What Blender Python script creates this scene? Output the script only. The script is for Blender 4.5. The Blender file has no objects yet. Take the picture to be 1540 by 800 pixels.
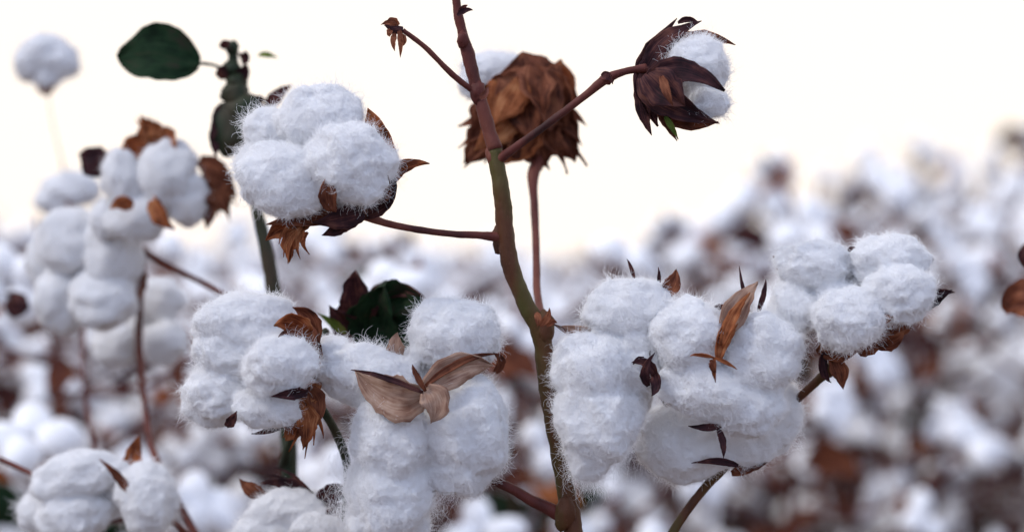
import bpy, math, random
import numpy as np
from mathutils import Vector, noise, Matrix, Euler
import bmesh
random.seed(7); rng=np.random.default_rng(7)
scene=bpy.context.scene
scene.view_settings.view_transform='Standard'
try: scene.view_settings.look='None'
except Exception: pass
scene.view_settings.exposure=0

D=1.42; EYE=1.0
K=36/85*D/1540      # metres per image pixel on the plane of the front plant
def W(a,b,y=0.0):  # image pixel position and depth to world point
    s=K*(D+y)/D
    return Vector(((a-770)*s, y, EYE+(400-b)*s))

# ---------------------------------------------------------------- materials
def newmat(name):
    m=bpy.data.materials.new(name); m.use_nodes=True
    nt=m.node_tree; nt.nodes.clear()
    return m,nt,nt.nodes,nt.links
def ramp(n,l,src,stops):
    r=n.new('ShaderNodeValToRGB')
    e=r.color_ramp.elements
    e[0].position=stops[0][0]; e[0].color=(*stops[0][1],1)
    e[1].position=stops[-1][0]; e[1].color=(*stops[-1][1],1)
    for p,c in stops[1:-1]:
        x=e.new(p); x.color=(*c,1)
    l.new(src,r.inputs[0]); return r
def cotton_mat(name,near=True):
    m,nt,n,l=newmat(name)
    out=n.new('ShaderNodeOutputMaterial'); p=n.new('ShaderNodeBsdfDiffuse')
    tc=n.new('ShaderNodeTexCoord')
    a=n.new('ShaderNodeTexNoise'); a.inputs['Scale'].default_value=60; a.inputs['Detail'].default_value=4
    l.new(tc.outputs['Object'],a.inputs['Vector'])
    r=ramp(n,l,a.outputs['Fac'],[(0.25,(0.89,0.89,0.895)),(0.5,(0.94,0.94,0.95)),(0.8,(0.96,0.96,0.97))])
    l.new(r.outputs[0],p.inputs['Color'])
    if near:
        b=n.new('ShaderNodeTexNoise'); b.inputs['Scale'].default_value=450; b.inputs['Detail'].default_value=8
        b.inputs['Distortion'].default_value=2.5; b.inputs['Roughness'].default_value=.75
        l.new(tc.outputs['Object'],b.inputs['Vector'])
        bp=n.new('ShaderNodeBump'); bp.inputs['Strength'].default_value=0.9; bp.inputs['Distance'].default_value=0.0018
        l.new(b.outputs['Fac'],bp.inputs['Height']); l.new(bp.outputs[0],p.inputs['Normal'])
    l.new(p.outputs[0],out.inputs[0]); return m
def fibre_mat(name,c):
    m,nt,n,l=newmat(name)
    out=n.new('ShaderNodeOutputMaterial'); d=n.new('ShaderNodeBsdfDiffuse'); t=n.new('ShaderNodeBsdfTranslucent'); x=n.new('ShaderNodeMixShader')
    d.inputs[0].default_value=(*c,1); t.inputs[0].default_value=(*c,1); x.inputs[0].default_value=.4
    l.new(d.outputs[0],x.inputs[1]); l.new(t.outputs[0],x.inputs[2]); l.new(x.outputs[0],out.inputs[0]); return m
def sheet_mat(name,c0,c1,c2,trans=.3,rough=.7,spec=.2):
    m,nt,n,l=newmat(name)
    out=n.new('ShaderNodeOutputMaterial'); p=n.new('ShaderNodeBsdfPrincipled'); t=n.new('ShaderNodeBsdfTranslucent'); x=n.new('ShaderNodeMixShader')
    uv=n.new('ShaderNodeTexCoord'); mp=n.new('ShaderNodeMapping'); mp.inputs['Scale'].default_value=(2,14,1)
    l.new(uv.outputs['UV'],mp.inputs['Vector'])
    a=n.new('ShaderNodeTexNoise'); a.inputs['Scale'].default_value=1.2; a.inputs['Detail'].default_value=5
    l.new(mp.outputs[0],a.inputs['Vector'])
    g=n.new('ShaderNodeTexNoise'); g.inputs['Scale'].default_value=90; g.inputs['Detail'].default_value=5
    l.new(uv.outputs['Object'],g.inputs['Vector'])
    mx=n.new('ShaderNodeMath'); mx.operation='ADD'; l.new(a.outputs['Fac'],mx.inputs[0]); l.new(g.outputs['Fac'],mx.inputs[1])
    hf=n.new('ShaderNodeMath'); hf.operation='MULTIPLY'; hf.inputs[1].default_value=.5; l.new(mx.outputs[0],hf.inputs[0])
    r=ramp(n,l,hf.outputs[0],[(0.38,c0),(0.5,c1),(0.62,c2)])
    l.new(r.outputs[0],p.inputs['Base Color']); l.new(r.outputs[0],t.inputs[0])
    p.inputs['Roughness'].default_value=rough; p.inputs['Specular IOR Level'].default_value=spec
    bp=n.new('ShaderNodeBump'); bp.inputs['Strength'].default_value=.6; bp.inputs['Distance'].default_value=.0008
    l.new(hf.outputs[0],bp.inputs['Height']); l.new(bp.outputs[0],p.inputs['Normal'])
    x.inputs[0].default_value=trans
    l.new(p.outputs[0],x.inputs[1]); l.new(t.outputs[0],x.inputs[2]); l.new(x.outputs[0],out.inputs[0]); return m
def stem_mat(name,stops,scale=45):
    m,nt,n,l=newmat(name)
    out=n.new('ShaderNodeOutputMaterial'); p=n.new('ShaderNodeBsdfPrincipled')
    tc=n.new('ShaderNodeTexCoord'); mp=n.new('ShaderNodeMapping'); mp.inputs['Scale'].default_value=(1,1,.3)
    l.new(tc.outputs['Object'],mp.inputs[0])
    a=n.new('ShaderNodeTexNoise'); a.inputs['Scale'].default_value=scale; a.inputs['Detail'].default_value=6
    l.new(mp.outputs[0],a.inputs['Vector'])
    r=ramp(n,l,a.outputs['Fac'],stops); l.new(r.outputs[0],p.inputs['Base Color'])
    p.inputs['Roughness'].default_value=.6; p.inputs['Specular IOR Level'].default_value=.25
    b=n.new('ShaderNodeTexNoise'); b.inputs['Scale'].default_value=500; b.inputs['Detail'].default_value=3; l.new(mp.outputs[0],b.inputs['Vector'])
    bp=n.new('ShaderNodeBump'); bp.inputs['Strength'].default_value=.6; bp.inputs['Distance'].default_value=.0008
    l.new(b.outputs['Fac'],bp.inputs['Height']); l.new(bp.outputs[0],p.inputs['Normal'])
    l.new(p.outputs[0],out.inputs[0]); return m
M_cot=cotton_mat('cotton_lint'); M_cotbg=cotton_mat('cotton_lint_field',False); M_fib=fibre_mat('cotton_fibre',(.96,.96,.965)); M_sh=fibre_mat('stem_hair',(.36,.18,.14))
M_o=sheet_mat('dry_bract_orange',(.13,.032,.013),(.42,.135,.05),(.62,.29,.13),.45)
M_t=sheet_mat('dry_carpel_tan',(.24,.12,.08),(.42,.26,.185),(.55,.39,.30),.2)
M_d=sheet_mat('dry_bur_dark',(.014,.006,.009),(.055,.018,.022),(.16,.06,.045),.2)
M_b=sheet_mat('dry_bur_brown',(.06,.018,.011),(.20,.062,.032),(.37,.14,.07),.35)
M_g=sheet_mat('green_leaf',(.006,.016,.008),(.013,.036,.015),(.032,.030,.020),.2,.7,.1)
M_y=sheet_mat('yellow_green_leaf',(.06,.10,.02),(.15,.22,.03),(.22,.20,.05),.4,.5)
M_s=stem_mat('stem_bark_red',[(.3,(.035,.009,.008)),(.48,(.105,.024,.018)),(.7,(.17,.055,.035))])
M_sg=stem_mat('stem_bark_green_brown',[(.32,(.035,.012,.006)),(.46,(.09,.032,.013)),(.55,(.08,.050,.014)),(.70,(.07,.075,.018))],34)
M_sd=stem_mat('stem_dark_green',[(.3,(.010,.014,.008)),(.5,(.02,.032,.014)),(.7,(.05,.035,.02))])
MATS=[M_cot,M_o,M_t,M_d,M_b,M_g,M_y,M_s,M_sg,M_sd,M_cotbg]
IX=dict(c=0,o=1,t=2,d=3,b=4,g=5,y=6,s=7,sg=8,sd=9,cb=10)

# ---------------------------------------------------------------- mesh builder
class MB:
    def __init__(s): s.v=[];s.f=[];s.m=[];s.uv=[]
    def grid(s,rows,mat,closed=False,uvs=None):
        b=len(s.v); nr=len(rows); nc=len(rows[0])
        for i,r in enumerate(rows):
            for j,p in enumerate(r):
                s.v.append(tuple(p)); s.uv.append((i/(nr-1),j/(nc-1)))
        for i in range(nr-1):
            for j in range(nc if closed else nc-1):
                k=(j+1)%nc
                s.f.append((b+i*nc+j,b+i*nc+k,b+(i+1)*nc+k,b+(i+1)*nc+j)); s.m.append(mat)
    def raw(s,verts,faces,mat):
        b=len(s.v); s.v.extend(map(tuple,verts)); s.uv.extend([(0.5,0.5)]*len(verts))
        for f in faces: s.f.append(tuple(b+i for i in f)); s.m.append(mat)
    def mesh(s,name):
        me=bpy.data.meshes.new(name); me.from_pydata(s.v,[],s.f)
        used=sorted(set(s.m)); mp={u:i for i,u in enumerate(used)}
        for u in used: me.materials.append(MATS[u])
        me.polygons.foreach_set('material_index',[mp[x] for x in s.m])
        me.polygons.foreach_set('use_smooth',[True]*len(s.f))
        ul=me.uv_layers.new(name='UVMap')
        li=np.zeros(len(me.loops),dtype=np.int32); me.loops.foreach_get('vertex_index',li)
        ul.data.foreach_set('uv',np.array(s.uv,dtype=np.float32)[li].ravel())
        me.update(); return me
    def obj(s,name,parent=None,solid=0):
        o=bpy.data.objects.new(name,s.mesh(name)); scene.collection.objects.link(o)
        if parent: o.parent=parent
        if solid:
            md=o.modifiers.new('thickness','SOLIDIFY'); md.thickness=solid; md.offset=0
        return o
def empty(name):
    o=bpy.data.objects.new(name,None); o.empty_display_size=.02; scene.collection.objects.link(o); return o

def catmull(pts,n):
    P=[pts[0]*2-pts[1]]+pts+[pts[-1]*2-pts[-2]]; out=[]
    for i in range(1,len(P)-2):
        for k in range(n):
            t=k/n; a,b,c,d=P[i-1],P[i],P[i+1],P[i+2]
            out.append((.5*((2*b)+(-a+c)*t+(2*a-5*b+4*c-d)*t*t+(-a+3*b-3*c+d)*t**3),i-1+t))
    out.append((P[-2],len(pts)-1.0)); return out
def tube(mb,pts,rad,mat,n=8,sides=12,nz=.12,cap=True):
    c=catmull(pts,n); rows=[]; up=Vector((0,1,0.01))
    for i,(p,u) in enumerate(c):
        a=c[max(i-1,0)][0]; b=c[min(i+1,len(c)-1)][0]; t=(b-a).normalized()
        side=t.cross(up)
        if side.length<1e-4: side=t.cross(Vector((1,0,0)))
        side.normalize(); nn=side.cross(t)
        k=min(int(u),len(rad)-2); f=u-k; r=rad[k]*(1-f)+rad[k+1]*f
        row=[]
        for j in range(sides):
            an=2*math.pi*j/sides; d=side*math.cos(an)+nn*math.sin(an)
            q=p+d*r; q=p+d*r*(1+nz*noise.noise(q*120)+nz*.6*noise.noise(q*330)); row.append(q)
        rows.append(row)
    if cap:
        rows.insert(0,[c[0][0]]*sides); rows.append([c[-1][0]]*sides)
    mb.grid(rows,mat,closed=True)
def petal(mb,p0,p1,p2,w,mat,face=Vector((0,-1,0)),cup=.35,twist=0.,n=14,m=6,rag=.12,prof=None,wav=.15):
    rows=[]; sd=random.random()*50
    for i in range(n+1):
        t=i/n; c=p0*(1-t)**2+p1*2*t*(1-t)+p2*t*t
        tg=(p1-p0)*(1-t)+(p2-p1)*t
        if tg.length<1e-6: tg=p2-p0
        tg.normalize()
        fv=Matrix.Rotation(twist*t,3,tg)@face
        side=tg.cross(fv)
        if side.length<1e-3: side=tg.cross(Vector((1,0,.3)))
        side.normalize(); nn=side.cross(tg)
        if prof=='leaf': pr=math.sin(math.pi*min(1,t*.97+.03))**.75*(1.15-.3*t)
        elif prof=='lemon': pr=math.sin(math.pi*min(1,t*.98+.02))**.62
        else: pr=max(0,math.sin(math.pi*min(1,t*.88+.12)))**1.0*(1.15-.35*t)
        hw=w*.5*pr; row=[]
        for j in range(m+1):
            s=2*j/m-1
            e=1+rag*noise.noise(Vector((t*9,s*1.5+sd,sd)))*abs(s)*2
            q=c+side*s*hw*e+nn*(cup*hw*s*s)+nn*w*wav*noise.noise(Vector((t*3+sd,s*2,sd)))
            row.append(q)
        rows.append(row)
    mb.grid(rows,mat)

def ico(level):
    bm=bmesh.new(); bmesh.ops.create_icosphere(bm,subdivisions=level,radius=1)
    v=[x.co.copy() for x in bm.verts]; f=[tuple(y.index for y in x.verts) for x in bm.faces]; bm.free(); return v,f
ICO={k:ico(k) for k in (2,3,4,5,6)}
def lobe(mb,c,sx,sy,sz,rot,level,mat,amp=1.,lump=1.):
    v,f=ICO[level]; sd=Vector((random.random()*90,random.random()*90,random.random()*90)); out=[]
    for u in v:
        r=1+amp*(.18*noise.noise(u*1.3+sd)+.11*noise.noise(u*2.9+sd))
        if level>=3:
            r+=.032*lump*noise.noise(u*6+sd)
        if level>=4:
            wv=Vector((noise.noise(u*7+sd),noise.noise(u*7-sd),noise.noise(u*7+sd*2)))
            r+=.022*lump*(abs(noise.noise(u*13+sd+wv*2.2))-.2)
        if level>=5: r+=.020*noise.noise(u*30+sd+wv*3)+.008*noise.noise(u*60+sd)
        q=Vector((u.x*sx*r,u.y*sy*r,u.z*sz*r)); out.append(c+rot@q)
    mb.raw(out,f,mat)
def hairs(name,P,parent,rad,mat):
    n,k,_=P.shape
    hc=bpy.data.hair_curves.new(name); hc.add_curves([k]*n)
    hc.attributes['position'].data.foreach_set('vector',P.astype(np.float32).ravel())
    ra=hc.attributes.get('radius') or hc.attributes.new('radius','FLOAT','POINT')
    R=np.repeat(np.linspace(1,.35,k)[None,:],n,0)*rad
    ra.data.foreach_set('value',R.astype(np.float32).ravel())
    hc.materials.append(mat)
    o=bpy.data.objects.new(name,hc); scene.collection.objects.link(o); o.parent=parent; return o
FK=rng.normal(size=(3,10,3))*260; FP=rng.uniform(0,6.28,(3,10))
def field_dir(p,k=1.0):
    out=np.zeros_like(p)
    for a in range(3):
        out[:,a]=np.sin(p@(FK[a].T*k)+FP[a]).sum(1)
    return out/2.2
def fuzz(me,N,length,lift,curl,k=6,clump=.7,scale=1.,var=.25):
    nv=len(me.vertices); co=np.zeros(nv*3); me.vertices.foreach_get('co',co); co=co.reshape(-1,3)
    nr=np.zeros(nv*3); me.vertices.foreach_get('normal',nr); nr=nr.reshape(-1,3)
    nf=len(me.polygons); ar=np.zeros(nf); me.polygons.foreach_get('area',ar)
    fi=np.zeros(nf*3,dtype=np.int64); me.polygons.foreach_get('vertices',fi); fi=fi.reshape(-1,3)
    pick=rng.choice(nf,N,p=ar/ar.sum()); w=rng.dirichlet((1,1,1),N)
    p=(co[fi[pick]]*w[:,:,None]).sum(1); nn=(nr[fi[pick]]*w[:,:,None]).sum(1); nn/=np.linalg.norm(nn,axis=1)[:,None]
    dens=field_dir(p,.7)[:,0]
    L=length*rng.uniform(.3,1.25,N)*(1+var*np.tanh(dens))
    r=rng.normal(size=(N,3))+field_dir(p,scale)*clump; tg=r-(r*nn).sum(1)[:,None]*nn; tg/=np.linalg.norm(tg,axis=1)[:,None]
    lf=lift*rng.uniform(.2,1.6,N)[:,None]
    d=tg+nn*lf; d/=np.linalg.norm(d,axis=1)[:,None]
    out=np.zeros((N,k,3)); q=p-nn*.0004; ax=rng.normal(size=(N,3)); ax/=np.linalg.norm(ax,axis=1)[:,None]
    for i in range(k):
        out[:,i]=q; q=q+d*(L/(k-1))[:,None]
        d=d+np.cross(ax,d)*curl+rng.normal(size=(N,3))*curl*.5-nn*.12*lift
        d/=np.linalg.norm(d,axis=1)[:,None]
    return out

def fan(pb,a,b,c,w,mat,face):
    L=(c-a).length; ax=(c-a).normalized()
    petal(pb,a,b,a+(c-a)*.92,w*.85,mat,face=face,cup=.3,rag=.25,wav=.25,n=16,m=8)
    for an,le in ((0,1.),(.22,.93),(-.22,.95),(.45,.78),(-.45,.8)):
        R_=Matrix.Rotation(an+random.uniform(-.06,.06),3,face.normalized()); le*=random.uniform(.85,1.1)
        bend=face*random.uniform(-.12,.15)*L
        petal(pb,a+R_@((c-a)*.25),a+R_@((b-a)*.9),a+R_@((c-a)*le)+bend,w*.22,mat,face=face,cup=.5,twist=random.uniform(-1,1),rag=.1)

def merge_locks(o,voxel,iters):
    # knit the separate locks into one continuous skin of lint
    r=o.modifiers.new('knit','REMESH'); r.mode='VOXEL'; r.voxel_size=voxel; r.use_smooth_shade=True
    s=o.modifiers.new('soften','SMOOTH'); s.factor=.5; s.iterations=iters
    o.modifiers.new('tri','TRIANGULATE')
    dg=bpy.context.evaluated_depsgraph_get(); dg.update()
    me=bpy.data.meshes.new_from_object(o.evaluated_get(dg)); o.modifiers.clear()
    old=o.data; o.data=me; bpy.data.meshes.remove(old); me.name='lint_locks'
    if not me.materials: me.materials.append(M_cot)
    # restore small tufts
    n=len(me.vertices); co=np.zeros(n*3); me.vertices.foreach_get('co',co); co=co.reshape(-1,3)
    nr=np.zeros(n*3); me.vertices.foreach_get('normal',nr); nr=nr.reshape(-1,3)
    f=field_dir(co,1.6)
    t=np.tanh(field_dir(co+f*.0012,3.2)[:,1])*.00022+np.tanh(f[:,0])*.00035
    co=co+nr*t[:,None]; me.vertices.foreach_set('co',co.ravel()); me.update()

def boll(lobes,parts=(),y=0.,level=5,name='cotton_boll',hair=1.,core=None,tails=(),merge=3):
    e=empty(name); mb=MB(); cx=sum(l[0] for l in lobes)/len(lobes); cy=sum(l[1] for l in lobes)/len(lobes)
    s=K*(D+y)/D
    for l in lobes:
        px,py,w,h,ang,dy=l[:6]; dep=l[6] if len(l)>6 else .9
        c=W(px,py,y+dy); rot=Matrix.Rotation(-math.radians(ang+random.uniform(-6,6)),3,'Y')@Matrix.Rotation(random.uniform(-.15,.15),3,'X')
        mn=min(w,h)*.5*s
        lobe(mb,c,w*.5*s*1.03,mn*dep,h*.5*s*1.03,rot,level,IX['c'])
    o=mb.obj('lint_locks',e)
    if level>=5: merge_locks(o,.0009,merge)
    if hair>0:
        N=int(3000*hair*len(lobes))
        hairs('short_fuzz',fuzz(o.data,N,.0038,1.0,.6,5,.9,1.2,.3),e,.00005,M_fib)
        hairs('surface_fibres',fuzz(o.data,int(N*.55),.009,.16,.4,7,2.2,.8,.4),e,.00010,M_fib)
        hairs('stray_fibres',fuzz(o.data,int(N*.04),.009,.5,.5,8),e,.00004,M_fib)
    for tx,ty,dy,ln,num in tails:
        # drawn-out strands of loose lint
        p0=np.array(W(tx,ty,y+dy)); T=np.zeros((num,9,3)); q=p0+rng.normal(size=(num,3))*np.array((.007,.004,.005)); d=rng.normal(size=(num,3))*.35+np.array((0,0,-1.))
        for i in range(9):
            T[:,i]=q; d/=np.linalg.norm(d,axis=1)[:,None]; q=q+d*(ln/8)*rng.uniform(.6,1.2,(num,1)); d=d+rng.normal(size=(num,3))*.3+(p0-q)*np.array((12,12,0))
        hairs('loose_lint',T,e,.00006,M_fib)
    if parts:
        pb=MB()
        for q in parts:
            mt,a,b,c,w=q[:5]; dy=q[5] if len(q)>5 else .0; dy2=q[6] if len(q)>6 else dy-.008
            tw=random.uniform(-.5,.5); fc=Vector((random.uniform(-.3,.3),-1,random.uniform(-.3,.3)))
            if mt.isupper():
                fan(pb,W(*a,y+dy),W(*b,y+(dy+dy2)/2-.004),W(*c,y+dy2),w*s,IX[mt.lower()],fc)
            else:
                petal(pb,W(*a,y+dy),W(*b,y+(dy+dy2)/2-.004),W(*c,y+dy2),w*s*1.08,IX[mt],face=fc,cup=random.uniform(.2,.6),twist=tw)
        pb.obj('bur_and_bracts',e,solid=.0005)
    return e

# ---------------------------------------------------------------- front bolls
boll([(482,176,126,92,8,.0),(402,197,70,66,0,.01),(424,272,138,106,-6,-.016),(526,246,126,112,-8,-.022),(470,225,120,110,0,.012),(530,290,70,46,15,-.008),(380,245,50,60,0,.01)],
 [('o',(560,300),(592,238),(646,246),24,.0,-.01),('o',(580,262),(572,205),(553,163),44,.004,-.004),('d',(545,322),(596,300),(586,250),34,-.004,-.02),
  ('b',(500,318),(488,288),(497,258),24,-.030,-.036),('b',(548,322),(480,322),(400,338),30,.0,-.02),('O',(462,332),(430,355),(433,400),38,-.012,-.02),
  ('o',(470,330),(420,340),(400,362),30,-.006,-.014),('d',(530,322),(512,345),(484,354),22,-.006,-.01),('d',(545,318),(520,330),(470,335),34,-.012,-.02),
  ('b',(560,300),(580,290),(583,262),26,-.01,-.03)],core=(530,300))
# top right, half open dark bur
boll([(1050,96,92,80,0,-.004),(1066,156,60,46,0,-.012),(1040,125,60,60,0,.01)],
 [('d',(972,105),(985,60),(1055,32),30,.0,-.005),('b',(985,95),(1040,38),(1106,68),26,.012,.004),('d',(975,122),(1030,90),(1090,137),40,-.022,-.030),
  ('d',(970,115),(985,155),(1082,186),46,-.012,-.018),('d',(968,108),(958,160),(980,204),22,-.006,-.01),('b',(985,150),(1000,180),(1018,212),16,-.012,-.012),
  ('d',(972,110),(1005,138),(1030,160),52,-.024,-.032),('b',(1000,180),(1040,195),(1080,183),14,-.008,-.01),('d',(966,110),(965,90),(1018,28),26,.01,.004),
  ('d',(975,95),(960,140),(990,190),40,.0,-.01),('b',(995,115),(1000,135),(1012,160),12,-.032,-.038),('y',(1000,175),(1010,190),(1020,210),8,-.015,-.015),
  ('d',(1020,35),(1035,25),(1050,34),8,.0,.0)],core=(1000,120),hair=.9)
# dried brown boll behind
boll([(742,108,92,62,5,.0),(720,130,60,44,0,.0),(765,120,60,60,0,.012)],
 [('b',(800,150),(790,100),(786,78),90,-.012,-.02),('o',(790,150),(840,130),(843,90),80,-.012,-.02),('B',(780,160),(850,190),(872,252),100,-.016,-.02),
  ('B',(780,150),(745,200),(690,254),100,-.020,-.02),('B',(790,150),(800,220),(826,260),96,-.022,-.02),('o',(785,150),(770,215),(742,246),80,-.026,-.024),
  ('b',(800,130),(740,150),(715,165),70,-.02,-.028),('b',(800,120),(835,150),(852,190),86,-.022,-.03),('o',(790,140),(760,190),(712,228),50,-.034,-.034),('b',(795,100),(790,150),(800,215),80,-.03,-.04),('b',(790,110),(822,150),(826,200),60,-.034,-.044),('o',(780,120),(760,150),(745,190),60,-.034,-.042)],
  y=.16,name='dried_cotton_boll',hair=.5,core=(790,150))
# lower left-centre
boll([(368,488,150,92,6,.0),(330,592,106,98,0,.004),(420,548,108,88,5,-.024),(402,612,100,62,-10,-.014),(345,530,110,80,0,.0),(375,565,90,100,0,.01)],
 [('o',(462,500),(440,475),(412,490),38,-.012,-.03),('b',(470,520),(475,470),(440,462),34,-.004,-.012),('b',(466,570),(480,520),(462,480),34,.0,-.01),
  ('d',(462,590),(440,590),(408,596),16,-.028,-.034),('O',(450,600),(470,640),(456,682),34,-.01,-.014),('o',(452,620),(440,650),(430,662),28,-.008,-.012),
  ('d',(458,600),(420,650),(378,652),14,-.004,-.01),('b',(462,585),(485,600),(470,650),30,-.006,-.01),('d',(340,640),(352,632),(356,618),14,-.02,-.03),('o',(470,560),(462,600),(440,640),36,-.0,-.01),
  ('b',(455,500),(430,505),(416,512),22,-.02,-.028)],core=(450,570),merge=5)
# lower centre, four locks with hanging lint
boll([(682,506,136,116,-10,.0),(552,566,160,92,-12,.0),(700,640,124,160,8,-.006),(592,660,112,160,-4,-.008),(585,740,124,150,0,-.002),(694,692,104,104,0,-.002),(570,790,96,90,0,.0),(630,570,90,80,0,.016),(618,790,60,80,0,.004),(500,540,70,72,0,.006)],
 [('t',(636,592),(588,612),(534,556),66,-.032,-.022),('t',(640,585),(690,540),(742,550),46,-.030,-.014),('t',(640,585),(666,605),(648,636),42,-.036,-.036),
  ('d',(636,590),(575,562),(528,556),8,-.038,-.030),('t',(600,540),(590,520),(598,500),24,.0,.0),('b',(745,560),(760,540),(742,530),14,.0,-.01),
  ('b',(640,588),(622,560),(620,548),8,-.038,-.038),('b',(640,580),(700,530),(746,532),10,-.032,-.014)],core=(636,590),tails=((655,740,-.01,.016,110),(530,700,-.01,.03,260),(520,760,0,.025,240)),merge=10)
# right of stem
boll([(948,468,136,92,8,.0),(893,560,118,120,0,-.004),(900,622,128,150,8,-.004),(888,680,72,80,0,-.004),(950,540,90,110,0,.0),(955,580,60,90,0,.004)],
 [('b',(900,505),(870,510),(832,487),18,.006,-.006),('t',(890,500),(868,495),(845,490),12,.0,-.01),('d',(985,565),(975,540),(950,545),14,-.02,-.03),('d',(975,580),(960,560),(985,530),12,-.024,-.03),
  ('d',(985,560),(990,585),(980,595),14,-.02,-.03),('b',(1000,440),(1015,430),(1017,405),24,.0,.0),('d',(955,425),(950,400),(943,390),5,.0,.0),('d',(990,430),(993,415),(990,402),5,.0,.0)],core=(940,540),tails=((885,698,-.006,.018,280),(935,690,.0,.010,80)),merge=12)
boll([(1036,508,112,116,0,-.010),(1142,530,126,116,-10,-.008),(1066,588,150,84,-14,-.014),(1126,610,110,90,12,-.008),(1075,550,90,80,0,.0),(1000,540,50,70,0,.0)],
 [('o',(1080,540),(1082,500),(1138,424),22,-.032,-.012),('t',(1086,510),(1108,455),(1140,424),34,-.024,-.012),('o',(1085,520),(1102,470),(1128,440),16,-.032,-.018),('b',(1074,560),(1070,540),(1068,545),10,-.042,-.042),('o',(1074,538),(1095,545),(1108,555),5,-.040,-.038),
  ('o',(1074,538),(1050,530),(1038,535),5,-.040,-.038),('o',(1074,540),(1072,555),(1076,575),7,-.040,-.040),('d',(1140,470),(1150,440),(1152,420),8,.0,.0),('d',(1125,460),(1115,430),(1112,400),5,.0,.0),('d',(1070,470),(1080,460),(1095,460),9,-.0,-.01),
  ('d',(975,520),(965,555),(985,580),12,-.01,-.016),('d',(975,545),(960,535),(952,548),10,-.01,-.018),('d',(1080,645),(1090,665),(1088,690),10,-.014,-.018),('d',(1085,640),(1060,645),(1035,640),10,-.014,-.02),('b',(1170,600),(1165,625),(1150,640),10,-.0,-.0)],core=(1080,540),merge=7)
boll([(1030,668,140,110,-8,.0),(1120,655,130,90,12,.004),(1165,625,80,110,-10,.006),(1000,645,80,70,0,.01)],
 [('d',(1110,700),(1080,690),(1040,696),10,-.02,-.02),('b',(1100,712),(1130,704),(1160,690),16,.0,.0)],y=.028,core=(1085,700),tails=((990,700,0,.010,50),),merge=8)
# right boll
boll([(1220,397,112,72,-4,.0),(1338,394,120,78,8,.0),(1350,443,104,84,0,-.014),(1276,480,106,92,0,-.018),(1196,462,82,92,0,.004),(1285,430,100,90,0,.02),(1250,440,60,50,0,.0)],
 [('b',(1330,490),(1365,492),(1356,458),34,.0,-.01),('d',(1385,450),(1410,436),(1436,440),12,.0,.0),('d',(1380,470),(1405,450),(1432,436),16,.004,.0),('b',(1320,520),(1345,515),(1362,495),24,-.002,-.01),
  ('b',(1250,535),(1265,560),(1268,585),24,.0,.0),('b',(1290,530),(1310,515),(1345,498),26,.0,-.01),('d',(1240,530),(1230,560),(1250,575),14,.0,.0),('d',(1278,380),(1282,370),(1290,382),10,.0,.0),('b',(1180,415),(1168,400),(1163,385),12,.006,.006),
  ('o',(1325,462),(1336,475),(1325,490),20,-.020,-.024),('b',(1230,522),(1260,540),(1290,528),26,.004,.0)],y=.008,core=(1280,470))
# left, softly out of focus
boll([(252,262,88,104,0,.0),(185,268,62,88,10,.0),(285,300,60,80,0,.0),(205,330,86,70,0,.0),(225,290,90,90,0,.02),(160,330,50,60,0,.01)],
 [('O',(235,220),(225,200),(210,172),44,.0,.0),('o',(240,225),(255,205),(248,190),44,.0,.0),('o',(215,240),(195,215),(188,210),50,.004,.0),('B',(310,260),(330,290),(348,330),50,.0,.0),('b',(300,240),(335,260),(355,300),34,.0,.0),
  ('o',(230,300),(245,325),(262,345),30,-.03,-.04),('d',(160,262),(140,235),(118,232),44,.02,.02),('b',(305,270),(320,320),(310,345),24,.0,.0),('o',(200,310),(180,300),(165,315),20,-.02,-.03)],y=.26,level=4,hair=.4)
boll([(108,362,100,104,10,.0),(168,385,90,116,0,-.01),(92,448,88,100,0,.01),(155,450,104,92,0,-.01),(70,395,60,80,0,.02)],
 [('b',(195,420),(210,400),(222,372),18,.0,.0),('b',(210,400),(215,430),(190,470),22,.0,.0),('d',(30,440),(20,470),(10,450),44,.1,.1)],y=.30,level=4,hair=.4)
boll([(240,452,74,66,0,.0),(172,520,66,62,0,.0),(248,515,72,66,0,-.01),(215,480,60,70,0,.02)],[('b',(208,480),(215,530),(210,600),14,-.01,-.01),('o',(260,500),(280,510),(300,530),30,.0,.0)],y=.38,level=4,hair=.3)
boll([(118,716,140,70,8,.0),(222,752,86,110,10,-.01),(110,775,110,80,0,.0),(170,745,80,80,0,.02),(60,770,70,60,0,.02)],
 [('o',(200,720),(195,690),(210,655),26,.0,.0),('b',(195,740),(180,715),(150,690),12,-.02,-.02)],y=.16,level=5,hair=.6,merge=10)
boll([(430,770,120,70,12,.0),(400,800,90,70,0,.0),(480,800,80,60,0,-.01),(440,835,100,80,0,.0)],
 [('D',(470,745),(440,720),(385,725),24,.0,.0),('d',(480,760),(500,730),(530,740),30,.0,.0),('D',(490,780),(520,760),(545,790),34,-.01,-.01),('b',(400,745),(375,740),(360,720),20,.01,.01),('d',(420,740),(400,770),(372,765),16,.0,.0)],y=.08,hair=.8,merge=8)
boll([(68,80,72,64,0,.0),(48,94,54,54,0,.0),(92,92,54,56,0,.0),(70,114,46,44,0,.0)],[('t',(66,120),(72,138),(78,140),24,.0,.0)],y=.50,level=4,hair=.2)
boll([(105,285,90,56,0,.0),(80,300,60,50,0,.0)],[('b',(100,310),(90,320),(70,316),30,.0,.0)],y=.6,level=4,hair=0)

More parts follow.
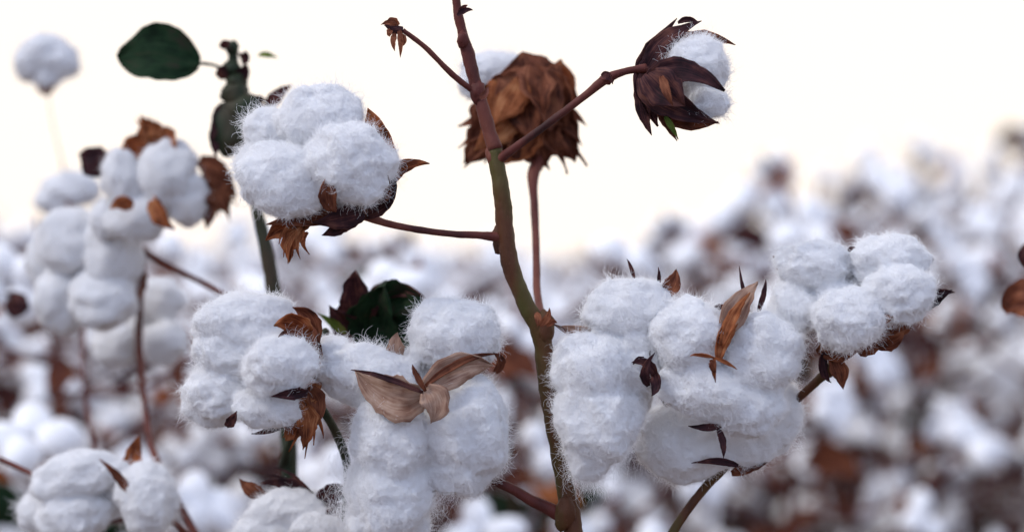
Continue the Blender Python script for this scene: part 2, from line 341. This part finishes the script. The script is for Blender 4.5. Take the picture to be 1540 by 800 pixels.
# ---------------------------------------------------------------- stems
def px(*a): return [W(*p) for p in a]
def R(*a): return [x*K*.5 for x in a]
def ground_pt(x,y): return Vector((x,y,-.02))
plant=empty('cotton_plant'); mb=MB()
main=px((683,-60,.01),(686,0,.01),(694,45,.01),(703,80,.01),(722,150,.008),(744,225,.006),(754,290,.004),(760,345,.004),(768,400,.004),(790,455,.006),(814,505,.008),(824,570,.01),(838,660,.012),(852,740,.012),(862,800,.01),(864,900,.01),(850,1400,.02))+[ground_pt(.03,.02)]
tube(mb,main[:6],R(12,13,15,20,19,24),IX['s'],12,14,.16)
tube(mb,main[5:],R(22,26,27,27,26,27,32,28,29,30,33,36,40)[:len(main)-5],IX['sg'],12,16,.14)
for a,b,w in ((696,60,17),(718,140,22),(745,236,27),(754,357,29),(819,492,32),(850,772,33)):
    lobe(mb,W(a,b,.007),w*K*.5,w*K*.5,w*K*.8,Matrix.Identity(3),3,IX['s' if b<300 else 'sg'],1.4,3)
tube(mb,px((715,140,.008),(680,112,.0),(640,72,-.005),(606,46,-.008)),R(9,9,8,7),IX['s'],8)
tube(mb,px((606,46,-.008),(592,44,-.008),(580,36,-.008)),R(8,14,8),IX['d'],5,10,.5)
for a in (((596,38),(588,30),(572,38)),((600,44),(604,62),(602,88)),((595,50),(588,62),(594,78)),((588,44),(584,50),(586,56)),((600,38),(590,26),(582,32)),((600,50),(612,60),(606,70))):
    petal(mb,W(*a[0],-.01),W(*a[1],-.014),W(*a[2],-.01),9*K,IX['b'])
tube(mb,px((748,242,.005),(775,222,.0),(830,182,-.004),(880,144,-.006),(910,120,-.008),(940,108,-.008),(972,103,-.006)),R(17,12,11,11,15,11,14),IX['s'],8)
petal(mb,W(905,115,-.014),W(915,108,-.016),W(922,128,-.014),12*K,IX['d'])
lobe(mb,W(912,119,-.008),10*K,8*K,9*K,Matrix.Identity(3),3,IX['s'],2,3)
petal(mb,W(688,24,.0),W(700,12,.0),W(712,16,.0),9*K,IX['d']); petal(mb,W(690,22,.004),W(696,10,.0),W(704,8,.0),8*K,IX['s']); petal(mb,W(722,148,-.006),W(732,142,-.01),W(734,130,-.008),10*K,IX['s'])
tube(mb,px((752,357,.004),(720,354,.0),(680,352,-.002),(620,344,.0),(575,334,-.002),(545,322,-.004)),R(16,11,10,10,11,18),IX['s'],8)
lobe(mb,W(543,322,-.004),14*K,12*K,10*K,Matrix.Identity(3),3,IX['b'],2,3)
tube(mb,px((818,490,.02),(808,440,.07),(806,360,.10),(803,300,.12),(802,262,.13),(815,225,.145),(830,195,.15)),R(13,12,12,13,20,20,14),IX['s'],8)
for a in (((812,490),(828,478),(826,462)),((822,490),(832,480),(838,486)),((806,470),(812,480),(808,492))):
    petal(mb,W(*a[0],-.006),W(*a[1],-.01),W(*a[2],-.008),10*K,IX['b'])
tube(mb,px((848,776,.01),(800,752,.006),(760,730,.006),(700,706,.012),(645,660,.02),(636,600,.02)),R(24,17,15,14,14,14),IX['s'],8)
tube(mb,px((1000,830,.03),(1015,795,.03),(1050,745,.032),(1085,706,.03),(1140,655,.05),(1195,604,.03),(1230,572,.02),(1256,548,.015),(1275,500,.025)),R(16,15,14,16,14,13,13,22,20),IX['sg'],8)
tube(mb,px((1000,830,.03),(950,900,.03),(880,960,.02),(864,1000,.01)),R(16,18,18,18),IX['sg'],6)
tube(mb,px((1085,706,.035),(1040,660,.045),(1000,600,.03),(985,560,.02)),R(12,12,12,12),IX['s'],6)
mb.obj('stems_and_branches',plant)
def stemhair(o,N,parent):
    me=o.data; me2=me.copy(); bm=bmesh.new(); bm.from_mesh(me2); bmesh.ops.triangulate(bm,faces=bm.faces); bm.to_mesh(me2); bm.free()
    hairs('stem_hairs',fuzz(me2,N,.0016,2.5,.1,4),parent,.00003,M_sh)
stemhair(bpy.data.objects['stems_and_branches'],12000,plant)

plant2=empty('cotton_plant'); mb=MB()
tube(mb,px((350,70,.2),(352,110,.2),(360,160,.2),(372,230,.2),(388,320,.2),(402,385,.2),(412,450,.2),(420,600,.2),(430,900,.2))+[ground_pt(-.2,.2)],R(14,22,22,16,20,24,26,26,28,30),IX['sd'],8)
for a,b,w,h in ((349,72,20,22),(348,104,28,26),(356,122,32,30),(354,140,44,40),(366,166,60,56),(348,198,64,80)):
    lobe(mb,W(a,b,.19),w*K*.57,w*K*.5,h*K*.57,Matrix.Identity(3),3,IX['sd'],1.2,2)
for a in (((345,160),(325,170),(320,215)),((370,170),(395,160),(408,175)),((400,170),(415,140),(440,128)),((372,160),(390,150),(400,150)),((340,75),(340,66),(346,62)),((340,180),(318,200),(326,240)),((360,120),(372,105),(366,95)),((385,190),(400,200),(398,170)),((335,120),(334,105),(340,98)),((362,90),(372,84),(368,78))):
    petal(mb,W(*a[0],.19),W(*a[1],.185),W(*a[2],.18),24*K,IX['d'])
tube(mb,px((296,95,.19),(320,98,.2),(346,108,.2)),R(6,5,6),IX['sd'],5,8)
tube(mb,px((215,376,.3),(245,395,.29),(290,418,.28),(345,446,.25),(412,470,.2)),R(12,11,10,10,10),IX['s'],6,8)
tube(mb,px((216,372,.32),(212,440,.33),(210,520,.35),(222,640,.3),(240,700,.25),(330,860,.2),(425,960,.2)),R(13,12,12,12,14,14,18),IX['s'],6,8)
tube(mb,px((455,590,.01),(480,610,.03),(505,650,.04),(522,700,.05),(520,760,.06),(500,850,.1),(428,960,.2)),R(12,14,14,13,13,14,18),IX['sd'],6,8)
tube(mb,px((470,520,.01),(490,500,.06),(470,560,.10),(440,650,.16),(425,700,.2)),R(10,12,12,14,16),IX['sd'],6,8)
tube(mb,px((0,690,.2),(60,720,.18),(140,780,.17),(250,780,.18),(330,860,.2)),R(10,10,12,12,14),IX['s'],6,8)
tube(mb,px((70,118,.52),(78,180,.54),(92,240,.58),(100,290,.6),(120,420,.5),(150,700,.4),(330,960,.25)),R(2,2,3,7,9,12,14),IX['s'],6,8)
mb.obj('stems_and_branches',plant2)

# leaves
m=MB(); 
petal(m,W(300,97,.18),W(238,76,.165),W(178,86,.18),92*K*(D+.18)/D,IX['g'],face=Vector((.1,-1,.3)),cup=.3,n=26,m=12,rag=.05,prof='lemon',wav=.12); m.obj('cotton_leaf')
def leaf(p0,p1,p2,w,mat,y,name='cotton_leaf',cup=.35,face=Vector((.15,-1,.3))):
    m=MB(); petal(m,W(*p0,y),W(*p1,y-.012),W(*p2,y),w*K*(D+y)/D,IX[mat],face=face,cup=cup,n=24,m=12,rag=.06,prof='leaf',wav=.16); return m.obj(name,None)
m=MB()
for mt,a in (('d',((545,500),(530,440),(534,406),56)),('g',((560,510),(585,440),(640,455),76)),('g',((545,505),(600,510),(640,478),60)),('d',((530,500),(510,480),(495,460),40)),('g',((560,520),(560,470),(580,428),80)),('d',((560,440),(600,425),(640,448),26)),('d',((556,520),(590,480),(628,470),12)),('d',((550,500),(560,460),(590,436),9))):
    petal(m,W(*a[0],.12),W(*a[1],.10),W(*a[2],.09),a[3]*K*1.1,IX[mt],n=20,m=8,rag=.14,wav=.3,prof=None if mt=='d' else 'leaf')
petal(m,W(520,500,.1),W(500,485,.1),W(478,470,.09),14*K,IX['y'])
m.obj('cotton_leaf')
leaf((388,84),(400,80),(418,88),9,'y',.2)
leaf((1575,455),(1530,440),(1512,470),60,'b',.2)
leaf((1560,370),(1540,380),(1538,400),30,'d',.2)

# ---------------------------------------------------------------- ground and field
def gm():
    m,nt,n,l=newmat('soil'); out=n.new('ShaderNodeOutputMaterial'); p=n.new('ShaderNodeBsdfPrincipled'); tc=n.new('ShaderNodeTexCoord')
    a=n.new('ShaderNodeTexNoise'); a.inputs['Scale'].default_value=6; a.inputs['Detail'].default_value=10; l.new(tc.outputs['Object'],a.inputs['Vector'])
    r=ramp(n,l,a.outputs['Fac'],[(.3,(.07,.045,.035)),(.5,(.14,.095,.07)),(.7,(.22,.16,.12))]); l.new(r.outputs[0],p.inputs['Base Color']); p.inputs['Roughness'].default_value=1
    bp=n.new('ShaderNodeBump'); bp.inputs['Distance'].default_value=.05; l.new(a.outputs['Fac'],bp.inputs['Height']); l.new(bp.outputs[0],p.inputs['Normal'])
    l.new(p.outputs[0],out.inputs[0]); return m
MATS.append(gm()); IX['soil']=len(MATS)-1
m=MB(); rows=[]
for i in range(61):
    yy=-8+ (i/60)**3*900 if i>0 else -300
    rows.append([Vector((xx,yy,.02*noise.noise(Vector((xx,yy,0))))) for xx in [ (j/30-1)*abs(j/30-1)*600 for j in range(61)]])
m.grid(rows,IX['soil']); m.obj('ground')

def rvec(): 
    v=Vector((random.gauss(0,1),random.gauss(0,1),random.gauss(0,1))); return v.normalized()
def fboll(mb,c,r,ax):
    k=random.choice((3,4,4,5)); t=ax.cross(rvec()).normalized(); b=ax.cross(t)
    for i in range(k):
        a=2*math.pi*i/k+random.uniform(-.2,.2); d=t*math.cos(a)+b*math.sin(a)
        q=c+d*r*.55+ax*r*.12; rot=d.to_track_quat('X','Z').to_matrix()
        lobe(mb,q,r*random.uniform(.46,.6),r*.40,r*.44,rot,2,IX['cb'],1.3)
        d2=(t*math.cos(a+.5)+b*math.sin(a+.5))
        e=c+d2*r*random.uniform(.95,1.35)-ax*r*.1
        petal(mb,c-ax*r*.4,c+d2*r*.7-ax*r*.5,e,r*random.uniform(.3,.5),IX[random.choice('bbddo')],face=-ax,n=4,m=2)
def fplant(seed,nb):
    random.seed(seed); mb=MB(); H=1.0
    tube(mb,[Vector((0,0,-.02)),Vector((.01,.02,.4)),Vector((-.02,0,.7)),Vector((0,.01,.98))],[.008,.007,.005,.002],IX['s'],4,6)
    for i in range(nb):
        z=.25+.75*(i/(nb-1))**.8; a=i*2.4+random.uniform(-.5,.5); L=(.30*(1-z)+.10)*random.uniform(.5,1.3)
        d=Vector((math.cos(a),math.sin(a),.35)); p0=Vector((0,0,max(.1,z-.06))); p2=p0+d*L
        tube(mb,[p0,p0+Vector((d.x,d.y,.1))*L*.5,p2],[.004,.003,.003],IX['s'],3,5)
        ax=(Vector((d.x,d.y,.6))+rvec()*.6).normalized()
        fboll(mb,p2+ax*.02,random.uniform(.028,.042),ax)
        if random.random()<.85:
            e=p0+Vector((math.cos(a+1.3),math.sin(a+1.3),random.uniform(-.5,.4)))*random.uniform(.04,.12)
            petal(mb,p0,(p0+e)/2+Vector((0,0,.03)),e,random.uniform(.02,.05),IX[random.choice('gdbobddd')],face=rvec(),n=5,m=3,prof='leaf')
    return mb.mesh('field_plant_mesh_%d'%seed)
variants=[fplant(100+i,nb) for i,nb in enumerate((28,24,30,26,22,28))]
random.seed(11)
field=empty('cotton_field'); cnt=0
y=1.0
while y<70:
    d=D+y; sp=.29 if y<6 else (.4 if y<18 else .8)
    hw=.2118*d*1.35+.5; x=-hw
    while x<hw:
        xx=x+random.uniform(-.35,.35)*sp; yy=y+random.uniform(-.4,.4)*sp; u=xx/d
        x+=sp
        if u>.06 and yy<1.5: continue
        h=1.0+random.uniform(-.09,.07)
        if u>.07: h+=.12*min(1,(u-.07)/.06)*(1 if yy<8 else .4)
        if u>.10 and 3.5<yy<9 and random.random()<.25: h+=random.uniform(.05,.2)
        if .0<u<.065 and yy<6: h-=.07
        if u<-.1: h+=.02
        o=bpy.data.objects.new('field_plant',random.choice(variants)); scene.collection.objects.link(o); o.parent=field
        o.location=(xx,yy,0); o.rotation_euler=(random.uniform(-.08,.08),random.uniform(-.08,.08),random.uniform(0,6.28))
        sc=random.uniform(.95,1.1); o.scale=(sc,sc,h); cnt+=1
    y+=sp*1.1
print('field plants',cnt)

# ---------------------------------------------------------------- light, sky, camera
az=math.radians(-116); el=math.radians(46)
w=bpy.data.worlds.new('World'); scene.world=w; w.use_nodes=True
nt=w.node_tree; N_=nt.nodes; L_=nt.links
bg=N_['Background']; sk=N_.new('ShaderNodeTexSky'); sk.sky_type='NISHITA'; sk.sun_disc=False
sk.sun_elevation=el; sk.sun_rotation=az; sk.air_density=1.0; sk.dust_density=1.0; sk.ozone_density=1.0
# bright haze over the sky, thickest at the horizon; doubles as added fill light
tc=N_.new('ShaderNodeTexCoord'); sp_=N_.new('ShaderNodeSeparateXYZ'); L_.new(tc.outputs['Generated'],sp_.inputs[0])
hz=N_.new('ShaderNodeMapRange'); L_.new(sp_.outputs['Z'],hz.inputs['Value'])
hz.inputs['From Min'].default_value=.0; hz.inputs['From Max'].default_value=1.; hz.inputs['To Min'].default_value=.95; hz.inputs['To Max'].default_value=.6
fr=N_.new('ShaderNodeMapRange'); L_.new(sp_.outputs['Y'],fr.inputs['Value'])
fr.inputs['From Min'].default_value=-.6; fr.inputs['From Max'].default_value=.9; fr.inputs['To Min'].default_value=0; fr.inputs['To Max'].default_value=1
hc=N_.new('ShaderNodeMixRGB'); hc.inputs[1].default_value=(6.1,7.1,9.8,1); hc.inputs[2].default_value=(8.4,7.5,6.7,1); L_.new(fr.outputs[0],hc.inputs[0])  # bluish side behind the camera is added fill, raised to brighten boll fronts
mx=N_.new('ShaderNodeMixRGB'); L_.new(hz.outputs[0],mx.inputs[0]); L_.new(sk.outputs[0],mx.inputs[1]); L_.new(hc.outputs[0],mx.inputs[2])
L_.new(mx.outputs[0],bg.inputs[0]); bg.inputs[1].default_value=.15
sd=bpy.data.lights.new('sun','SUN'); sd.energy=1.5; sd.angle=math.radians(12); sd.color=(1,.94,.86)
so=bpy.data.objects.new('sun',sd); scene.collection.objects.link(so)
dv=Vector((math.sin(az)*math.cos(el),math.cos(az)*math.cos(el),math.sin(el)))
so.rotation_euler=dv.to_track_quat('Z','Y').to_euler()
cd=bpy.data.cameras.new('camera'); cd.lens=85; cd.sensor_width=36; cd.clip_end=3000; cd.clip_start=.05
cd.dof.use_dof=True; cd.dof.focus_distance=D-.01; cd.dof.aperture_fstop=3.5
co=bpy.data.objects.new('camera',cd); scene.collection.objects.link(co); co.location=(0,-D,EYE); co.rotation_euler=(math.pi/2,0,0)
scene.camera=co
